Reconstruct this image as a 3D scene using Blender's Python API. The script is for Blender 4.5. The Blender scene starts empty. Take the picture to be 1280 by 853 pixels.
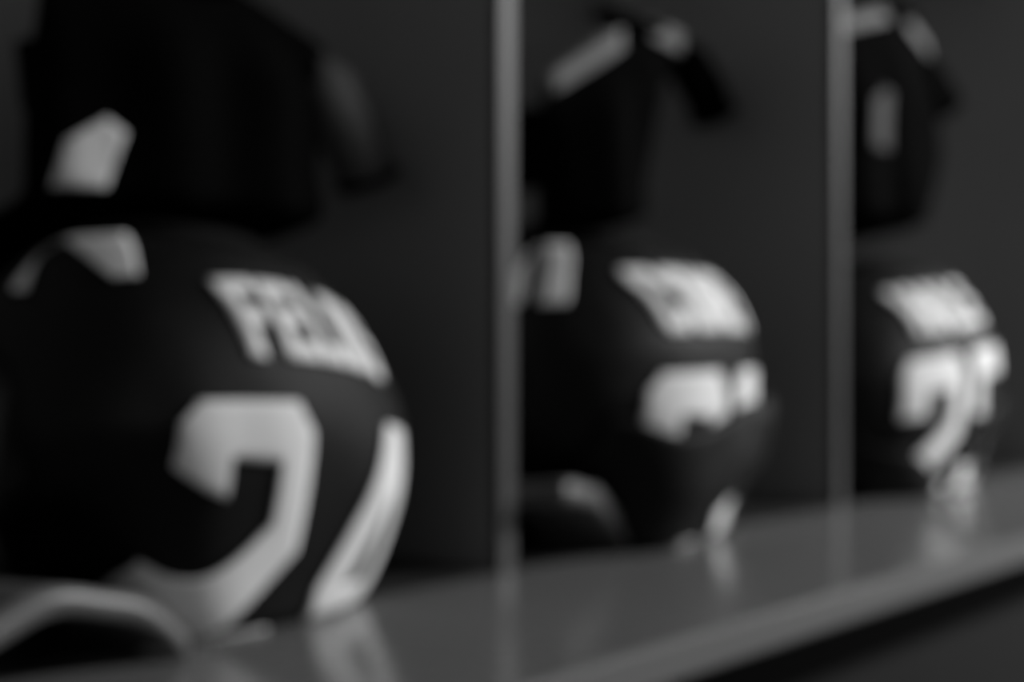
import bpy, bmesh, math
from mathutils import Vector, Matrix, noise

# ------------------------------------------------------------------ camera, world, lights, exposure
scene = bpy.context.scene
COL = scene.collection
BENCH_Z = 0.45                      # height of the bench top above the floor
F_PX = 1700.0                       # focal length for a 1280 px wide frame
THETA = math.radians(40.66)         # angle between the view axis and the row of lockers

cam_data = bpy.data.cameras.new('camera')
cam_data.sensor_width = 36.0
cam_data.lens = 36.0 * F_PX / 1280.0
cam_data.clip_start = 0.05
cam = bpy.data.objects.new('camera', cam_data)
COL.objects.link(cam)
cam.location = (0, 0, BENCH_Z + 0.26)
cam.rotation_euler = (math.pi / 2, 0, THETA - math.pi / 2)
scene.camera = cam
DEFOCUS = True                      # the photograph is strongly out of focus: focus lies in front of the row
cam_data.dof.use_dof = DEFOCUS
cam_data.dof.focus_distance = 0.40
cam_data.dof.aperture_fstop = 4.7

world = bpy.data.worlds.new('world')
scene.world = world
world.use_nodes = True
world.node_tree.nodes['Background'].inputs[0].default_value = (1, 1, 1, 1)
world.node_tree.nodes['Background'].inputs[1].default_value = 0.22

vs = scene.view_settings
vs.view_transform = 'Standard'
vs.look = 'None'
vs.gamma = 1.0
vs.use_curve_mapping = False
vs.exposure = 0.0


def area(name, loc, rot, sx, sy, watts):
    l = bpy.data.lights.new(name, 'AREA')
    l.shape = 'RECTANGLE'
    l.size, l.size_y, l.energy = sx, sy, watts
    o = bpy.data.objects.new(name, l)
    o.location, o.rotation_euler = loc, rot
    COL.objects.link(o)
    return o


# ceiling fittings of the changing room (their housings are built further down)
CEIL_Z = 2.75
LAMPS = [(4.3, -1.9, 390), (6.6, -1.9, 390)]
for lx, ly, lw in LAMPS:
    area('ceiling_lamp_light', (lx, ly, CEIL_Z - 0.075), (0, 0, 0), 1.5, 0.5, lw)

# ------------------------------------------------------------------ materials
def mat(name, col, rough=0.6, spec=0.5, bump=0.0, scale=300.0, var=0.0, vscale=6.0, coat=0.0, sheen=0.0, metal=0.0):
    m = bpy.data.materials.new(name)
    m.use_nodes = True
    nt = m.node_tree
    b = nt.nodes['Principled BSDF']
    b.inputs['Base Color'].default_value = (col, col, col, 1)
    b.inputs['Roughness'].default_value = rough
    b.inputs['Specular IOR Level'].default_value = spec
    b.inputs['Coat Weight'].default_value = coat
    b.inputs['Sheen Weight'].default_value = sheen
    b.inputs['Metallic'].default_value = metal
    tc = nt.nodes.new('ShaderNodeTexCoord')
    if var > 0:
        n = nt.nodes.new('ShaderNodeTexNoise')
        n.inputs['Scale'].default_value = vscale
        n.inputs['Detail'].default_value = 4
        r = nt.nodes.new('ShaderNodeMapRange')
        r.inputs['To Min'].default_value = col * (1 - var)
        r.inputs['To Max'].default_value = col * (1 + var)
        nt.links.new(tc.outputs['Object'], n.inputs['Vector'])
        nt.links.new(n.outputs['Fac'], r.inputs['Value'])
        nt.links.new(r.outputs['Result'], b.inputs['Base Color'])
    if bump > 0:
        n2 = nt.nodes.new('ShaderNodeTexNoise')
        n2.inputs['Scale'].default_value = scale
        bp = nt.nodes.new('ShaderNodeBump')
        bp.inputs['Strength'].default_value = bump
        bp.inputs['Distance'].default_value = 0.002
        nt.links.new(tc.outputs['Object'], n2.inputs['Vector'])
        nt.links.new(n2.outputs['Fac'], bp.inputs['Height'])
        nt.links.new(bp.outputs['Normal'], b.inputs['Normal'])
    return m


M = dict(
    panel=mat('dark_laminate', 0.29, 0.55, 0.3, 0.05, 200, 0.10, 3),
    edge=mat('grey_edge_band', 0.052, 0.5, 0.4, 0.03, 200, 0.06, 5),
    bench=mat('grey_polished_bench', 0.14, 0.19, 0.7, 0.02, 60, 0.10, 4),
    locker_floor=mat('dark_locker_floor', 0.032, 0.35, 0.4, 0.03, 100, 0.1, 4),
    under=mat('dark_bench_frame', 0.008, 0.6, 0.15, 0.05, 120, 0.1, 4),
    floor=mat('dark_carpet', 0.016, 0.95, 0.1, 0.6, 400, 0.25, 30),
    wall=mat('dark_room_wall', 0.08, 0.8, 0.2, 0.1, 150, 0.08, 3),
    ceil=mat('pale_ceiling', 0.55, 0.9, 0.1, 0.1, 150, 0.05, 3),
    jersey=mat('black_jersey_mesh', 0.0026, 0.60, 0.18, 0.25, 700, 0.2, 20),
    rib=mat('black_rib_knit', 0.003, 0.8, 0.1, 0.3, 500, 0.2, 30),
    twill=mat('white_twill', 0.80, 0.75, 0.2, 0.2, 800, 0.05, 40),
    pad=mat('grey_pad_shell', 0.11, 0.4, 0.4, 0.03, 100, 0.1, 12),
    cotton=mat('black_cotton', 0.0014, 0.9, 0.02, 0.3, 600, 0.2, 20),
    grey_or_lit_cotton=mat('charcoal_or_lit_cotton', 0.09, 0.9, 0.15, 0.3, 600, 0.2, 20),  # grey emblem cloth; also light painted into the colour of one black sleeve
    white_cotton=mat('white_cotton', 0.6, 0.9, 0.2, 0.3, 600, 0.05, 20),
    pale_cotton=mat('pale_cotton', 0.22, 0.9, 0.2, 0.3, 600, 0.05, 20),
    steel=mat('brushed_steel', 0.45, 0.35, 0.5, 0.02, 100, 0.05, 8, metal=1.0),
    plastic=mat('black_plastic', 0.02, 0.4, 0.5, 0.02, 100, 0.1, 10),
)
lampm = bpy.data.materials.new('lit_diffuser')
lampm.use_nodes = True
lb = lampm.node_tree.nodes['Principled BSDF']
lb.inputs['Base Color'].default_value = (.8, .8, .8, 1)
lb.inputs['Emission Color'].default_value = (1, 1, 1, 1)
lb.inputs['Emission Strength'].default_value = 2.0
M['lamp'] = lampm


# ------------------------------------------------------------------ helpers
def link(name, me, m, parent=None, smooth=False):
    o = bpy.data.objects.new(name, me)
    COL.objects.link(o)
    if m:
        me.materials.append(M[m])
    if parent:
        o.parent = parent
    if smooth:
        for p in me.polygons:
            p.use_smooth = True
    return o


def bm_link(name, bm, m, parent=None, smooth=False):
    bmesh.ops.recalc_face_normals(bm, faces=bm.faces)
    me = bpy.data.meshes.new(name)
    bm.to_mesh(me)
    bm.free()
    return link(name, me, m, parent, smooth)


def box(name, x0, x1, y0, y1, z0, z1, m, parent=None, bevel=0.002):
    bm = bmesh.new()
    bmesh.ops.create_cube(bm, size=1.0)
    for v in bm.verts:
        v.co = Vector(((x0 + x1) / 2 + v.co.x * (x1 - x0), (y0 + y1) / 2 + v.co.y * (y1 - y0),
                       (z0 + z1) / 2 + v.co.z * (z1 - z0)))
    if bevel > 0:
        bmesh.ops.bevel(bm, geom=list(bm.edges), offset=bevel, segments=2, affect='EDGES')
    return bm_link(name, bm, m, parent)


def tube(name, pts, rad, m, parent=None, n=12, closed=False):
    """A round tube swept along pts (rad: number or list)."""
    pts = [Vector(p) for p in pts]
    N = len(pts)
    rads = rad if isinstance(rad, (list, tuple)) else [rad] * N
    bm = bmesh.new()
    rings = []
    up = Vector((0, 0, 1))
    for i, p in enumerate(pts):
        a = pts[(i - 1) % N] if (closed or i > 0) else p
        b = pts[(i + 1) % N] if (closed or i < N - 1) else p
        t = (b - a).normalized()
        ref = up if abs(t.dot(up)) < 0.95 else Vector((1, 0, 0))
        u = t.cross(ref).normalized()
        w = u.cross(t)
        rings.append([bm.verts.new(p + (u * math.cos(k * 2 * math.pi / n) + w * math.sin(k * 2 * math.pi / n)) * rads[i])
                      for k in range(n)])
    for i in range(N if closed else N - 1):
        r0, r1 = rings[i], rings[(i + 1) % N]
        for k in range(n):
            bm.faces.new((r0[k], r0[(k + 1) % n], r1[(k + 1) % n], r1[k]))
    if not closed:
        bm.faces.new(rings[0])
        bm.faces.new(rings[-1])
    return bm_link(name, bm, m, parent, True)


def thing(name, label, cat, loc=(0, 0, 0), rot=(0, 0, 0), group=None):
    o = bpy.data.objects.new(name, None)
    o.empty_display_size = 0.1
    COL.objects.link(o)
    o.location, o.rotation_euler = loc, rot
    return tag(o, label, cat, group)


def tag(o, label, cat, group=None):
    o['label'], o['category'] = label, cat
    if group:
        o['group'] = group
    return o


def struct(o, label=None):
    o['kind'] = 'structure'
    if label:
        o['label'] = label
    return o


def sstep(a, b, x):
    t = min(1.0, max(0.0, (x - a) / (b - a)))
    return t * t * (3 - 2 * t)


def lerp_table(tab, x):
    if x <= tab[0][0]:
        return tab[0][1]
    for (x0, y0), (x1, y1) in zip(tab, tab[1:]):
        if x <= x1:
            return y0 + (y1 - y0) * (x - x0) / (x1 - x0)
    return tab[-1][1]


# ------------------------------------------------------------------ the room
struct(box('floor', -4, 9, -4, 1.7, -0.10, 0.0, 'floor', bevel=0), 'dark carpeted floor of the changing room')
struct(box('ceiling', -4, 9, -4, 1.7, CEIL_Z, CEIL_Z + 0.1, 'ceil', bevel=0), 'plain pale ceiling of the changing room')
struct(box('wall_back', -4, 9, 1.56, 1.7, 0.0, CEIL_Z, 'wall', bevel=0), 'plain dark wall behind the lockers')
struct(box('wall_right', 8.9, 9, -4, 1.56, 0.0, CEIL_Z, 'wall', bevel=0), 'plain dark wall at the end of the locker row')
for i, (lx, ly, lw) in enumerate(LAMPS):
    t = thing('ceiling_light', 'rectangular lit panel light on the ceiling in front of the lockers', 'ceiling light',
              (lx, ly, CEIL_Z), group='ceiling lights in front of the lockers')
    box('housing', -0.80, 0.80, -0.30, 0.30, -0.05, 0.0, 'plastic', t)
    box('diffuser', -0.75, 0.75, -0.25, 0.25, -0.065, -0.05, 'lamp', t)

# ------------------------------------------------------------------ bench and lockers
B = BENCH_Z
FRONT = 1.0                                  # plane of the locker fronts
DIV = [0.346, 1.146, 1.946, 2.850]           # front edges of the dividers
X0, X1 = -0.6, 5.4
bench = thing('bench', 'long grey polished bench running in front of the open lockers', 'bench', (0, 0, 0))
box('bench_top', X0, X1, 0.66, FRONT, B - 0.037, B, 'bench', bench, 0.004)
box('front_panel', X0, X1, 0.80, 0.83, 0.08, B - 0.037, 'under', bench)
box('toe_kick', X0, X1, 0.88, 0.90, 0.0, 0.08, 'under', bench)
for bx_ in (X0 + 0.05, 1.0, 2.6, 4.2):
    box('bracket', bx_, bx_ + 0.04, 0.70, 0.80, B - 0.11, B - 0.037, 'steel', bench)

TOPZ = B + 1.45
bay_labels = ['open dark locker bay around the jersey whose number lies clear and flat',
              'open dark locker bay around the jersey whose number sinks into a fold',
              'open dark locker bay around the tilted jersey without a grey pad plate']
RODZ = [B + 0.90, B + 0.90, B + 1.02]
RODY = [1.15, 1.20, 1.10]
for i in range(3):
    xa, xb = DIV[i], DIV[i + 1]
    t = thing('open_locker', bay_labels[i], 'locker', (xa, FRONT, 0), group='open lockers in a row')
    w = xb - xa
    a0 = 0.0 if i == 0 else 0.0235
    box('back_panel', a0, w, 0.50, 0.52, B, TOPZ, 'panel', t)
    s = box('side_panel', w + 0.0, w + 0.022, 0.012, 0.52, B, TOPZ, 'panel', t)
    box('edge_band', w - 0.001, w + 0.023, 0.0, 0.012, B, TOPZ, 'edge', s, 0.001)
    if i == 0:
        s = box('side_panel', -0.022, 0.0, 0.012, 0.52, B, TOPZ, 'panel', t)
        box('edge_band', -0.023, 0.001, 0.0, 0.012, B, TOPZ, 'edge', s, 0.001)
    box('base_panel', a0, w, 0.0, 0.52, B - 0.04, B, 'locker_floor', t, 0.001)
    box('top_panel', a0, w + 0.022, 0.0, 0.52, TOPZ, TOPZ + 0.02, 'panel', t)
    rz = RODZ[i]
    ry = RODY[i] - FRONT
    rod = tube('hanging_rod', [(a0 + 0.001, ry, rz), (w - 0.001, ry, rz)], 0.011, 'steel', t)
    for xx in (a0 + 0.004, w - 0.004):
        f = tube('rod_flange', [(xx - 0.003, ry, rz), (xx + 0.003, ry, rz)], 0.024, 'steel', rod, 16)
    box('base_front', a0, w, 0.0, 0.02, 0.0, B - 0.04, 'under', t)
    # small number plate and coat hook would sit above the frame: a plain upper shelf closes the bay
    box('shelf', a0, w, 0.02, 0.50, B + 1.14, B + 1.16, 'panel', t)


# ------------------------------------------------------------------ jerseys over shoulder pads
class Shell:
    """Jersey draped over shoulder pads. Local axes: x along the row, y = -outward, z up."""
    P = 0.86

    def __init__(s, A, Bo, Bi, prof, lift=0.0, seed=0.0, wr=0.004, drop=0.0, tilt=0.0):
        s.tilt = tilt
        s.A, s.Bo, s.Bi, s.prof, s.lift, s.seed, s.wr, s.drop = A, Bo, Bi, prof, lift, seed, wr, drop
        # smooth profile (Catmull-Rom) sampled by arc length; prof rows: (r, z) from the neck down
        pts = []
        n = len(prof)
        for i in range(n - 1):
            p0 = prof[max(i - 1, 0)]; p1 = prof[i]; p2 = prof[i + 1]; p3 = prof[min(i + 2, n - 1)]
            for k in range(12):
                u = k / 12
                pts.append(tuple(0.5 * ((2 * p1[j]) + (-p0[j] + p2[j]) * u + (2 * p0[j] - 5 * p1[j] + 4 * p2[j] - p3[j]) * u * u
                                        + (-p0[j] + 3 * p1[j] - 3 * p2[j] + p3[j]) * u ** 3) for j in (0, 1)))
        pts.append(prof[-1])
        L = [0.0]
        for a, b in zip(pts, pts[1:]):
            L.append(L[-1] + math.hypot((b[0] - a[0]) * Bo, b[1] - a[1]))
        s.pr = [(l, p[0]) for l, p in zip(L, pts)]
        s.pz = [(l, p[1]) for l, p in zip(L, pts)]
        s.L = L[-1]
        # plan arc length table
        tab = [(0.0, 0.0)]
        prev = s.plan(0, 1); acc = 0.0
        for k in range(1, 201):
            a = k / 200 * math.pi * 0.5
            q = s.plan(a, 1)
            acc += math.hypot(q[0] - prev[0], q[1] - prev[1])
            tab.append((acc, a)); prev = q
        s.arc = tab

    def plan(s, a, r):
        sp = lambda v: math.copysign(abs(v) ** s.P, v)
        c = math.cos(a)
        return s.A * r * sp(math.sin(a)), (s.Bo if c > 0 else s.Bi) * r * sp(c)

    def at(s, a, l):
        r, z = lerp_table(s.pr, l), lerp_table(s.pz, l)
        x, o = s.plan(a, r)
        k = sstep(0.07, 0.19, -x) * s.lift
        if z < 0.2:
            z = z + k * (1 - z / 0.2) * (0.75 + 0.25 * math.cos((x + 0.17) * 40))
        z -= s.drop * (x / s.A) ** 2 * sstep(0.12, 0.3, z)
        z -= s.tilt * x * sstep(0.02, 0.16, z)
        f = sstep(0.0, 0.05, l) * sstep(0.004, 0.05, z)
        nz = noise.noise(Vector((x * 7 + s.seed, o * 7, z * 6))) + 0.5 * noise.noise(Vector((x * 17, o * 17 + s.seed, z * 11)))
        g = 1 + f * s.wr * nz / 0.2 * 1.6
        return Vector((x * g, -o * g, max(z, 0.002)))

    def w2a(s, w, l):
        r = max(lerp_table(s.pr, l), 0.3)
        return math.copysign(lerp_table(s.arc, abs(w) / r), w)

    def decal(s, w, l, off=0.0028):
        a = s.w2a(w, l)
        p = s.at(a, l)
        da = s.at(a + 0.01, l) - s.at(a - 0.01, l)
        dl = s.at(a, l + 0.003) - s.at(a, l - 0.003)
        n = dl.cross(da)
        n.normalize()
        if n.dot(Vector((p.x, p.y, 0.05))) < 0 and p.z > 0.03:
            n = -n
        q = p + n * off
        q.z = max(q.z, 0.0022)
        return q

    def mesh(s, nu=120, nv=70):
        bm = bmesh.new()
        rows = []
        for j in range(nv + 1):
            l = s.L * j / nv
            rows.append([bm.verts.new(s.at(-math.pi + 2 * math.pi * i / nu, l)) for i in range(nu)])
        for j in range(nv):
            for i in range(nu):
                bm.faces.new((rows[j][i], rows[j][(i + 1) % nu], rows[j + 1][(i + 1) % nu], rows[j + 1][i]))
        return bm


def grid_cut(bm, step):
    for ax in (0, 1):
        lo = min(v.co[ax] for v in bm.verts); hi = max(v.co[ax] for v in bm.verts)
        n = int((hi - lo) / step)
        for k in range(1, n + 1):
            c = [0, 0, 0]; c[ax] = lo + k * (hi - lo) / (n + 1)
            d = [0, 0, 0]; d[ax] = 1
            bmesh.ops.bisect_plane(bm, geom=bm.verts[:] + bm.edges[:] + bm.faces[:], plane_co=c, plane_no=d, dist=1e-6)


def solid(o, t, off=-1.0):
    m = o.modifiers.new('thickness', 'SOLIDIFY')
    m.thickness = t
    m.offset = off
    return o


DIGIT = {
    '2': [[(0, .66), (0, .90), (.13, 1), (.87, 1), (1, .90), (1, .50), (.44, .20), (1, .20), (1, 0), (0, 0), (0, .24),
           (.74, .60), (.74, .80), (.36, .80), (.36, .66)]],
    '4': [[(0, .36), (.54, 1), (.64, 1), (.64, .76), (.31, .36)],
          [(0, .18), (0, .36), (.31, .36), (.64, .36), (.64, .18)],
          [(.64, 0), (.64, .18), (.64, .36), (.64, .76), (.64, 1), (.90, 1), (.90, .36), (.90, .18), (.90, 0)],
          [(.90, .18), (.90, .36), (1, .36), (1, .18)]],
    '0': [[(.13, 0), (0, .10), (0, .90), (.13, 1), (.5, 1), (.5, .82), (.30, .82), (.30, .18), (.5, .18), (.5, 0)],
          [(.5, 0), (.5, .18), (.70, .18), (.70, .82), (.5, .82), (.5, 1), (.87, 1), (1, .90), (1, .10), (.87, 0)]],
    '5': [[(0, .46), (0, 1), (.96, 1), (.96, .82), (.28, .82), (.28, .62), (.86, .62), (1, .52), (1, .10), (.87, 0), (.13, 0),
           (0, .10), (0, .30), (.28, .30), (.28, .18), (.72, .18), (.72, .44), (.28, .44), (.24, .46)]],
}


def digit(shell, ch, w0, l0, wid, hgt, parent):
    """Twill digit laid on the jersey: left edge at w0, top edge at arc length l0."""
    bm = bmesh.new()
    for poly in DIGIT[ch]:
        bm.faces.new([bm.verts.new((x * wid, y * hgt, 0)) for x, y in poly])
    bmesh.ops.remove_doubles(bm, verts=bm.verts, dist=1e-5)
    bmesh.ops.triangulate(bm, faces=bm.faces[:])
    grid_cut(bm, 0.008)
    for v in bm.verts:
        v.co = shell.decal(w0 + v.co.x, l0 + hgt - v.co.y)
    return solid(bm_link('digit', bm, 'twill', parent, True), 0.0018, 0)


LETTER = {
    'F': [[(0, 0), (0, 1), (1, 1), (1, .8), (.41, .8), (.41, .6), (.85, .6), (.85, .4), (.41, .4), (.41, 0)]],
    'E': [[(0, 0), (0, 1), (1, 1), (1, .8), (.41, .8), (.41, .6), (.85, .6), (.85, .4), (.41, .4), (.41, .2), (1, .2), (1, 0)]],
    'L': [[(0, 0), (0, 1), (.41, 1), (.41, .22), (1, .22), (1, 0)]],
    'D': [[(0, 0), (0, 1), (.5, 1), (.5, .8), (.41, .8), (.41, .2), (.5, .2), (.5, 0)],
          [(.5, 0), (.5, .2), (.59, .28), (.59, .72), (.5, .8), (.5, 1), (.8, 1), (1, .85), (1, .15), (.8, 0)]],
    'S': [[(0, .55), (0, .88), (.15, 1), (.85, 1), (1, .88), (1, .7), (.66, .7), (.66, .8), (.38, .8), (.38, .6), (.85, .6),
           (1, .48), (1, .12), (.85, 0), (.15, 0), (0, .12), (0, .3), (.34, .3), (.34, .2), (.66, .2), (.66, .4), (.15, .4)]],
    'C': [[(.15, 0), (0, .12), (0, .88), (.15, 1), (.85, 1), (1, .88), (1, .66), (.66, .66), (.66, .8), (.41, .8), (.41, .2),
           (.66, .2), (.66, .34), (1, .34), (1, .12), (.85, 0)]],
    'O': [[(.15, 0), (0, .12), (0, .88), (.15, 1), (.5, 1), (.5, .8), (.41, .8), (.41, .2), (.5, .2), (.5, 0)],
          [(.5, 0), (.5, .2), (.59, .2), (.59, .8), (.5, .8), (.5, 1), (.85, 1), (1, .88), (1, .12), (.85, 0)]],
    'N': [[(0, 0), (0, 1), (.38, 1), (.66, .5), (.66, 1), (1, 1), (1, 0), (.62, 0), (.34, .5), (.34, 0)]],
    'Y': [[(.32, 0), (.32, .4), (0, 1), (.41, 1), (.5, .70), (.59, 1), (1, 1), (.68, .4), (.68, 0)]],
    'H': [[(0, 0), (0, 1), (.41, 1), (.41, .6), (.59, .6), (.59, 1), (1, 1), (1, 0), (.59, 0), (.59, .4), (.41, .4), (.41, 0)]],
    'A': [[(0, 0), (.28, 1), (.5, 1), (.5, .74), (.42, .42), (.5, .42), (.5, .22), (.38, .22), (.34, 0)],
          [(.5, .22), (.5, .42), (.58, .42), (.5, .74), (.5, 1), (.72, 1), (1, 0), (.66, 0), (.62, .22)]],
}


def name_plate(shell, word, w0, l0, wid, hgt, gap, parent, slant=0.0):
    n = len(word)
    cw = (wid - gap * (n - 1)) / n
    for i, ch in enumerate(word):
        bm = bmesh.new()
        for poly in LETTER[ch]:
            bm.faces.new([bm.verts.new((x * cw, y * hgt, 0)) for x, y in poly])
        bmesh.ops.remove_doubles(bm, verts=bm.verts, dist=1e-5)
        bmesh.ops.triangulate(bm, faces=bm.faces[:])
        grid_cut(bm, 0.010)
        for v in bm.verts:
            wx = w0 + i * (cw + gap) + v.co.x
            v.co = shell.decal(wx - 0.12 * v.co.y, l0 + hgt - v.co.y + slant * wx)
        solid(bm_link('letter', bm, 'twill', parent, True), 0.0016, 0)


def band(shell, wa, wb, la, lb, parent, lean=0.0, taper=0.0, name='shoulder_stripe'):
    """A white stripe between widths wa..wb (at the back) and arc lengths la..lb."""
    bm = bmesh.new()
    nu, nv = 8, 24
    vs_ = [[bm.verts.new(shell.decal((wa + wb) / 2 + (wb - wa) * (i / nu - 0.5) * (1 - taper * j / nv) + lean * j / nv, la + (lb - la) * j / nv, 0.0034))
            for i in range(nu + 1)] for j in range(nv + 1)]
    for j in range(nv):
        for i in range(nu):
            bm.faces.new((vs_[j][i], vs_[j][i + 1], vs_[j + 1][i + 1], vs_[j + 1][i]))
    return solid(bm_link(name, bm, 'twill', parent, True), 0.0016, 0)


def sleeve(parent, pts, rx, rz, tilt=0.0):
    """Short open jersey sleeve over the pad, swept along pts with elliptical rings."""
    bm = bmesh.new()
    n = 40
    rings = []
    for j, p in enumerate(pts):
        p = Vector(p)
        a, b = Vector(pts[max(j - 1, 0)]), Vector(pts[min(j + 1, len(pts) - 1)])
        t = (b - a).normalized()
        u = Vector((0, 1, 0))
        w = t.cross(u).normalized()
        ring = []
        for k in range(n):
            an = 2 * math.pi * k / n
            wr = 1 + 0.05 * noise.noise(Vector((math.cos(an) * 2, math.sin(an) * 2, j * 0.5 + parent.location.x)))
            ring.append(bm.verts.new(p + (u * math.cos(an) * rx[j] + w * math.sin(an) * rz[j]) * wr))
        rings.append(ring)
    for r0, r1 in zip(rings, rings[1:]):
        for k in range(n):
            bm.faces.new((r0[k], r0[(k + 1) % n], r1[(k + 1) % n], r1[k]))
    return solid(bm_link('sleeve', bm, 'jersey', parent, True), 0.004)


def pad_flap(parent, xa, xb, o0, o1, h, th=0.022, skew=0.0, start=0.0):
    """Arched grey plate of the shoulder pad showing below the lifted hem."""
    bm = bmesh.new()
    n, mrows = 28, 8
    top, bot = [], []
    for j in range(mrows + 1):
        o = o0 + (o1 - o0) * j / mrows
        ra, rb = [], []
        for i in range(n + 1):
            u = i / n
            x = xa + (xb - xa) * u
            q = start + (1 - start) * u
            arch = math.sin(math.pi * min(1, q * 1.02)) ** 0.75 if u < 1 else 0
            e = j / mrows
            z = th + (h - th) * max(arch, 0) * (0.85 + 0.15 * e) + 0.002 * math.sin(u * 17)
            ra.append(bm.verts.new((x, -(o + skew * (u - 0.5)), z)))
            rb.append(bm.verts.new((x, -(o + skew * (u - 0.5)), max(z - th, 0.001))))
        top.append(ra); bot.append(rb)
    for j in range(mrows):
        for i in range(n):
            bm.faces.new((top[j][i], top[j][i + 1], top[j + 1][i + 1], top[j + 1][i]))
            bm.faces.new((bot[j][i], bot[j + 1][i], bot[j + 1][i + 1], bot[j][i + 1]))
    for i in range(n):
        for j in (0, mrows):
            bm.faces.new((top[j][i], top[j][i + 1], bot[j][i + 1], bot[j][i]))
    for j in range(mrows):
        for i in (0, n):
            bm.faces.new((top[j][i], top[j + 1][i], bot[j + 1][i], bot[j][i]))
    return bm_link('pad_plate', bm, 'pad', parent, True)


def jersey(loc, yaw, shell, number, dl0, dw, dh, word, ww, wl0, wh, bands, scale=1.0, flap=None, label='',
           name_w0=None, slant=0.0, dgap=0.030, dshift=0.0, ql=1.0, sz=0.0, d2=(0.0, 0.0)):
    t = thing('football_jersey', label, 'jersey', (loc[0], loc[1], B), (0, 0, yaw),
              'black jerseys over shoulder pads on the bench')
    t.scale = (scale,) * 3
    body = solid(bm_link('jersey_body', shell.mesh(), 'jersey', t, True), 0.003)
    # collar round the neck opening
    ring = [shell.at(-math.pi + 2 * math.pi * i / 40, 0.004) + Vector((0, 0, 0.004)) for i in range(40)]
    tube('collar', ring, 0.010, 'rib', t, 10, True)
    digit(shell, number[0], -dw - dgap / 2 + dshift, dl0, dw, dh, t)
    digit(shell, number[1], dgap / 2 + dshift + d2[0], dl0 + d2[1], dw, dh, t)
    name_plate(shell, word, -ww / 2 if name_w0 is None else name_w0, wl0, ww, wh, 0.0022, t, slant)
    for bnd in bands:
        band(shell, *bnd[:4], t, *bnd[4:])
    for sx in (-1, 1):
        q = ql if sx < 0 else 0.78
        sleeve(t, [(sx * 0.13, 0.03, 0.21), (sx * 0.20 * q, 0.03, 0.20), (sx * 0.265 * q, 0.03, 0.165 + sz * 0.5), (sx * 0.31 * q, 0.03, 0.11 + sz)],
               [0.11, 0.112, 0.108, 0.10], [0.075, 0.082, 0.08, 0.072])
    if flap:
        pad_flap(t, *flap)
    return t


def hem_fold(shell, parent, wa, wb, top_l, top_r, len_l, len_r, bulge):
    """Roll of jersey fabric bunched up over the lower part of the number."""
    bm = bmesh.new()
    nu, nv = 40, 24
    rows = []
    for j in range(nv + 1):
        v = j / nv
        row = []
        for i in range(nu + 1):
            u = i / nu
            w = wa + (wb - wa) * u
            top = top_l + (top_r - top_l) * u + 0.006 * math.sin(u * 9)
            e = min(1.0, u / 0.25, (1 - u) / 0.12 + 0.3)
            off = 0.006 + bulge * math.sin(math.pi * min(1, v * 0.9 + 0.12)) ** 0.6 * sstep(0, 1, e) \
                + 0.005 * noise.noise(Vector((w * 14, v * 3, 2.2)))
            row.append(bm.verts.new(shell.decal(w, top + (len_l + (len_r - len_l) * u ** 0.6) * v, off)))
        rows.append(row)
    for j in range(nv):
        for i in range(nu):
            bm.faces.new((rows[j][i], rows[j][i + 1], rows[j + 1][i + 1], rows[j + 1][i]))
    o = solid(bm_link('fabric_fold', bm, 'jersey', parent, True), 0.006, -1)
    return o


PROF1 = [(.34, .362), (.46, .362), (.60, .350), (.72, .326), (.86, .292), (.96, .245), (1.0, .195), (.985, .14), (.92, .085),
         (.84, .035), (.77, .006), (.66, .003), (.56, .003)]
PROF3 = [(.34, .362), (.46, .362), (.60, .350), (.72, .326), (.86, .292), (.95, .245), (1.0, .200), (.985, .14), (.93, .085),
         (.86, .035), (.80, .006), (.68, .003), (.58, .003)]

sh1 = Shell(0.25, 0.205, 0.15, PROF1, 0.115, 1.3, 0.004, 0.055, 0.11)
jersey((0.788, 1.112), math.radians(6), sh1, '24', 0.222, 0.130, 0.272, 'FELDS', 0.20, 0.100, 0.083,
       [(-.270, -.210, .030, .098, -.02, .75), (-.190, -.118, .030, .092, .0, .7)], 0.97, (-.39, -.140, .03, .180, .078),
       label='black jersey over shoulder pads with clear white number 24 and a grey pad plate below', name_w0=-0.078, dgap=0.036, dshift=-0.004, d2=(0.008, 0.010))
PROF2 = [(r * (1 - 0.05 * sstep(0.26, 0.20, z)), z) for r, z in PROF3]
sh2 = Shell(0.25, 0.205, 0.15, PROF2, 0.10, 5.1, 0.004, 0.010, 0.0)
j2 = jersey((1.470, 1.124), math.radians(9), sh2, '20', 0.220, 0.140, 0.262, 'CONEY', 0.25, 0.085, 0.088,
            [(-.225, -.198, .030, .135, -.09), (-.175, -.145, .030, .135, -.09)], 1.06, (-.275, -.12, .0, .120, .094, .022, 0.0, .45),
            label='black jersey over shoulder pads with white number 20 half hidden in a fold', ql=0.70, sz=0.02, name_w0=-0.135, dshift=-0.006, dgap=0.036)
hem_fold(sh2, j2, -0.21, 0.165, 0.306, 0.238, 0.235, 0.085, 0.020)
sh3 = Shell(0.236, 0.205, 0.15, PROF3, 0.0, 9.7, 0.004, 0.010, -0.10)
j3 = jersey((2.246, 1.120), math.radians(-4), sh3, '25', 0.205, 0.135, 0.262, 'HALE', 0.20, 0.085, 0.085,
            [(-.235, -.200, .030, .125, -.09), (-.170, -.135, .030, .125, -.09)], 1.08, None,
            label='black jersey over shoulder pads with white number 25, tilted, without a pad plate', ql=0.60, sz=0.02,
            dshift=-0.012, name_w0=-0.115)
hem_fold(sh3, j3, -0.22, -0.055, 0.318, 0.395, 0.16, 0.06, 0.012)
hem_fold(sh3, j3, 0.004, 0.16, 0.305, 0.290, 0.06, 0.06, 0.009)


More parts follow.
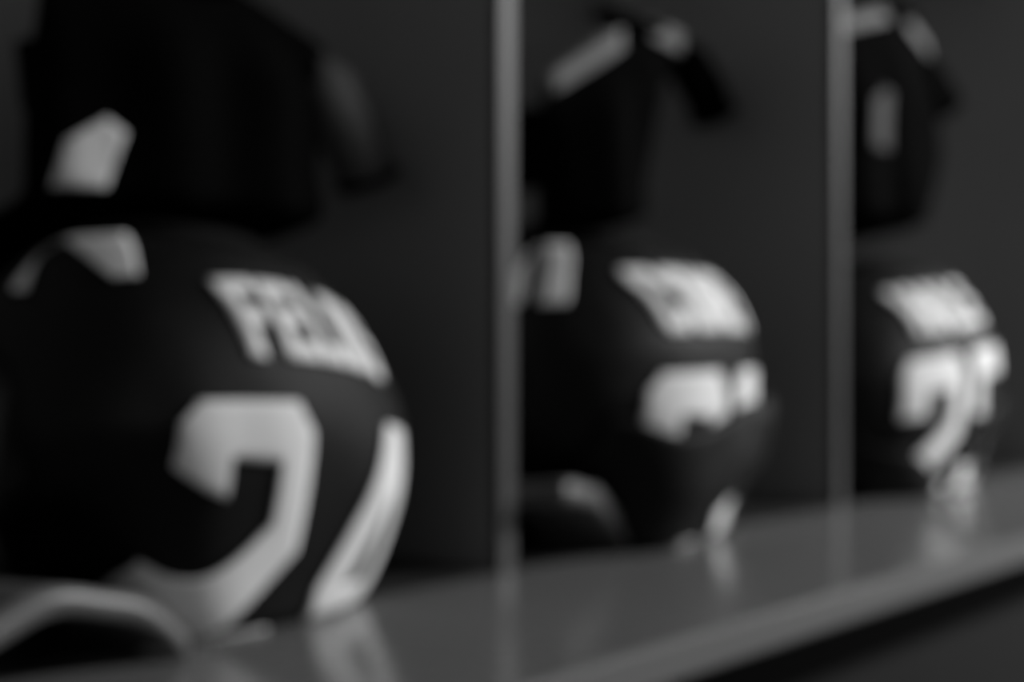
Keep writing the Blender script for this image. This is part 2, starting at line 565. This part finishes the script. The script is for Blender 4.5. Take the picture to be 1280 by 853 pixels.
# ------------------------------------------------------------------ shirts hanging in the lockers
def hang_shirt(i, cx, cy, zsh, tip, hem, left, right, roll, yoke, emblem, label, sleeve_m='cotton', seed=0.0, right_sleeve=True,
               zback=0.46):
    """Shirt on a hanger facing out of the locker. left/right: tables (z above bench, x from centre)."""
    g = 'black shirts on hangers inside the lockers'
    t = thing('hanging_shirt', label, 'shirt', (cx, cy, B), (0, 0, 0), g)
    slope = 0.30
    n, rows = 72, 40
    cr, sr = math.cos(roll), math.sin(roll)

    def pos(u, v, side, off=0.0):
        """u 0..1 across, v 0 (shoulder) .. 1 (hem), side -1 outward / +1 inward."""
        zt0 = zsh
        xl, xr = lerp_table(left, zt0), lerp_table(right, zt0)
        xs = xl + (xr - xl) * u
        ztop = zsh - slope * abs(xs) + 0.012 * math.exp(-(xs / 0.05) ** 2) * 0
        z = ztop + (hem - ztop) * v
        xl, xr = lerp_table(left, z), lerp_table(right, z)
        x = xl + (xr - xl) * u
        c = 2 * u - 1
        fold = 0.012 * math.sin(x * 46 + seed + z * 3) * sstep(0, 0.35, v) + 0.010 * noise.noise(Vector((x * 9 + seed, z * 5, side)))
        dep = (0.022 + 0.040 * sstep(0, 0.3, v)) * math.sqrt(max(0, 1 - c * c)) * (1 if v > 0 else 0.5)
        y = side * (dep + off * (1 if side < 0 else 1)) + fold * (1 - c * c)
        y += 0.25 * sstep(zback, zback - 0.06, z)
        # hung slightly crooked
        zz = z - zsh
        k = sstep(0.0, 1.0, 1 - v)
        return Vector((x + zz * sr * k * 0, y, z + x * sr * k))

    bm = bmesh.new()
    ringrows = []
    for j in range(rows + 1):
        v = j / rows
        ring = []
        for k in range(n):
            a = 2 * math.pi * k / n
            u = 0.5 - 0.5 * math.cos(a)
            ring.append(bm.verts.new(pos(u, v, -1 if a <= math.pi else 1)))
        ringrows.append(ring)
    for r0, r1 in zip(ringrows, ringrows[1:]):
        for k in range(n):
            bm.faces.new((r0[k], r0[(k + 1) % n], r1[(k + 1) % n], r1[k]))
    for k in range(1, n // 2):
        if 0.42 < 0.5 - 0.5 * math.cos(2 * math.pi * k / n) < 0.58:
            continue
        if k + 1 < n // 2:
            a0, a1, b1, b0 = ringrows[0][k], ringrows[0][k + 1], ringrows[0][n - k - 1], ringrows[0][n - k]
            bm.faces.new((a0, a1, b1, b0))
    bm_link('shirt_body', bm, 'cotton', t, True)
    # collar
    ring = []
    for k in range(32):
        a = 2 * math.pi * k / 32
        ring.append((0.062 * math.cos(a), 0.040 * math.sin(a) - 0.004, zsh + 0.004 - 0.020 * (math.sin(a) < 0) * abs(math.sin(a))))
    tube('collar', ring, 0.008, 'cotton', t, 10, True)
    if yoke:
        ua, ub, vend, ym = yoke
        for (u0, u1) in ((0.01, ua), (ub, 0.99)):
            bm = bmesh.new()
            line = [(-1, vend * (1 - q / 8)) for q in range(8)] + [(-1, 0.002), (1, 0.002)] + [(1, vend * q / 8) for q in range(1, 9)]
            vs_ = [[bm.verts.new(pos(u0 + (u1 - u0) * p / 10, max(0.002, vv), side, 0.004) + Vector((0, 0, 0.004)))
                    for p in range(11)] for side, vv in line]
            for r0, r1 in zip(vs_, vs_[1:]):
                for p in range(10):
                    bm.faces.new((r0[p], r0[p + 1], r1[p + 1], r1[p]))
            o = solid(bm_link('shoulder_yoke', bm, ym, t, True), 0.002, 0)
            o['label'] = 'pale panel across the shoulder'
    for sx in (-1, 1):
        if sx > 0 and not right_sleeve:
            continue
        xt = lerp_table(left if sx < 0 else right, zsh)
        zt = zsh - slope * abs(xt) + xt * sr
        zt = zt - (0.008 if sx < 0 else 0)
        xt = xt + (0.04 if sx < 0 else 0)
        yb = 0.085 if sx < 0 else 0.0
        tp = 0.11 if sx < 0 else tip
        ox = -0.04 if sx < 0 else 0.05
        p = [(xt - sx * 0.045, yb, zt - 0.034), (xt - sx * 0.012, yb - 0.004, zt - 0.045),
             (xt + sx * ox * 0.5, yb - 0.008, zt - 0.05 - (tp - 0.05) * 0.45), (xt + sx * ox, yb - 0.010, zt - tp)]
        bm = bmesh.new()
        rr = []
        nn = 28
        rad = [0.030, 0.038, 0.040, 0.036]
        for j, q in enumerate(p):
            a, b = Vector(p[max(j - 1, 0)]), Vector(p[min(j + 1, 3)])
            td = (b - a).normalized()
            uu = Vector((0, 1, 0)); ww = td.cross(uu).normalized()
            rr.append([bm.verts.new(Vector(q) + uu * math.cos(2 * math.pi * k / nn) * 0.034
                                    + ww * math.sin(2 * math.pi * k / nn) * rad[j]) for k in range(nn)])
        for r0, r1 in zip(rr, rr[1:]):
            for k in range(nn):
                bm.faces.new((r0[k], r0[(k + 1) % nn], r1[(k + 1) % nn], r1[k]))
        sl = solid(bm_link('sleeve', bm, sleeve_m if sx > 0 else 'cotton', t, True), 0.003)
        q, a = Vector(p[3]), Vector(p[2])
        td = (q - a).normalized(); uu = Vector((0, 1, 0)); ww = td.cross(uu).normalized()
        ring = [q + uu * math.cos(2 * math.pi * k / 24) * 0.0335 + ww * math.sin(2 * math.pi * k / 24) * 0.0355 for k in range(24)]
        tube('cuff', ring, 0.006, 'cotton', sl, 8, True)
    if emblem:
        poly, em = emblem
        bm = bmesh.new()
        bm.faces.new([bm.verts.new((x, z, 0)) for x, z in poly])
        bmesh.ops.triangulate(bm, faces=bm.faces[:])
        grid_cut(bm, 0.012)
        for v in bm.verts:
            x, z = v.co.x, v.co.y
            # find u, v of this place by iteration
            best = None
            u_, v_ = 0.4, 0.5
            for _ in range(60):
                q = pos(u_, v_, -1)
                u_ += (x - q.x) * 1.6
                v_ += -(z - q.z) * 1.6
                u_, v_ = min(max(u_, 0.02), 0.98), min(max(v_, 0.0), 1.0)
            v.co = pos(u_, v_, -1, 0.004)
        o = solid(bm_link('chest_emblem', bm, em, t, True), 0.002, 0)
        o['label'] = 'slanted pale emblem on the chest'
    # hanger
    h = thing('coat_hanger', label.replace('black', 'dark wire hanger inside the black', 1) if False else
              ['steel wire hanger carrying the shirt with the bright chest emblem', 'steel wire hanger carrying the white shouldered shirt',
               'steel wire hanger carrying the shirt with the dim grey emblem'][i], 'hanger', (cx, cy, B), group='wire hangers in the lockers')
    wl, wr_ = lerp_table(left, zsh) * 0.8, lerp_table(right, zsh) * 0.8
    zh = zsh - 0.018
    tube('shoulder_bar', [(wl, 0, zh - slope * abs(wl) + wl * sr), (wl * .5, 0, zh - slope * abs(wl) * .5 + wl * sr * .5), (0, 0, zh),
                          (wr_ * .5, 0, zh - slope * wr_ * .5 + wr_ * sr * .5), (wr_, 0, zh - slope * wr_ + wr_ * sr)], 0.004, 'steel', h, 8)
    rz = RODZ[i] - B
    pts = [(0, 0, zh), (0, 0, rz - 0.045), (0.006, 0, rz - 0.03)]
    for k in range(9):
        a = -0.5 * math.pi + k / 8 * 1.35 * math.pi
        pts.append((0.0155 * math.cos(a), 0, rz + 0.0155 * math.sin(a)))
    pts = pts[:2] + [p for p in pts[3:]]
    tube('hook', pts, 0.0025, 'steel', h, 8)
    return t


hang_shirt(0, 0.845, 1.15, 0.640, 0.140, 0.29,
           [(0.2, -0.19), (0.36, -0.19), (0.48, -0.188), (0.640, -0.17)], [(0.2, 0.19), (0.36, 0.17), (0.45, 0.155), (0.640, 0.18)],
           0.0, None, ([(-.180, .400), (-.169, .444), (-.132, .468), (-.115, .455), (-.132, .402)], 'white_cotton'),
           'black shirt with a pale chest emblem hanging above the jersey whose number lies clear', 'grey_or_lit_cotton', 0.4, zback=0.40)  # right sleeve coloured lighter to paint in the light falling on it
hang_shirt(1, 1.660, 1.20, 0.742, 0.115, 0.31,
           [(0.2, -0.17), (0.45, -0.18), (0.742, -0.20)], [(0.2, 0.03), (0.50, 0.02), (0.60, 0.05), (0.67, 0.14), (0.742, 0.175)],
           math.radians(18), (0.40, 0.60, 0.07, 'pale_cotton'), None,
           'black shirt with white shoulders hanging above the jersey with the fold', 'cotton', 2.0, zback=0.45)
hang_shirt(2, 2.30, 1.09, 0.860, 0.09, 0.32,
           [(0.2, -0.19), (0.50, -0.19), (0.860, -0.19)], [(0.2, 0.09), (0.44, 0.10), (0.60, 0.20), (0.70, 0.17), (0.860, 0.18)],
           0.0, (0.40, 0.60, 0.05, 'pale_cotton'),
           ([(-.145, .590), (-.136, .673), (-.100, .697), (-.084, .690), (-.088, .590)], 'grey_or_lit_cotton'),
           'black shirt with a grey chest emblem hanging above the tilted jersey', 'cotton', 4.0, zback=0.48)
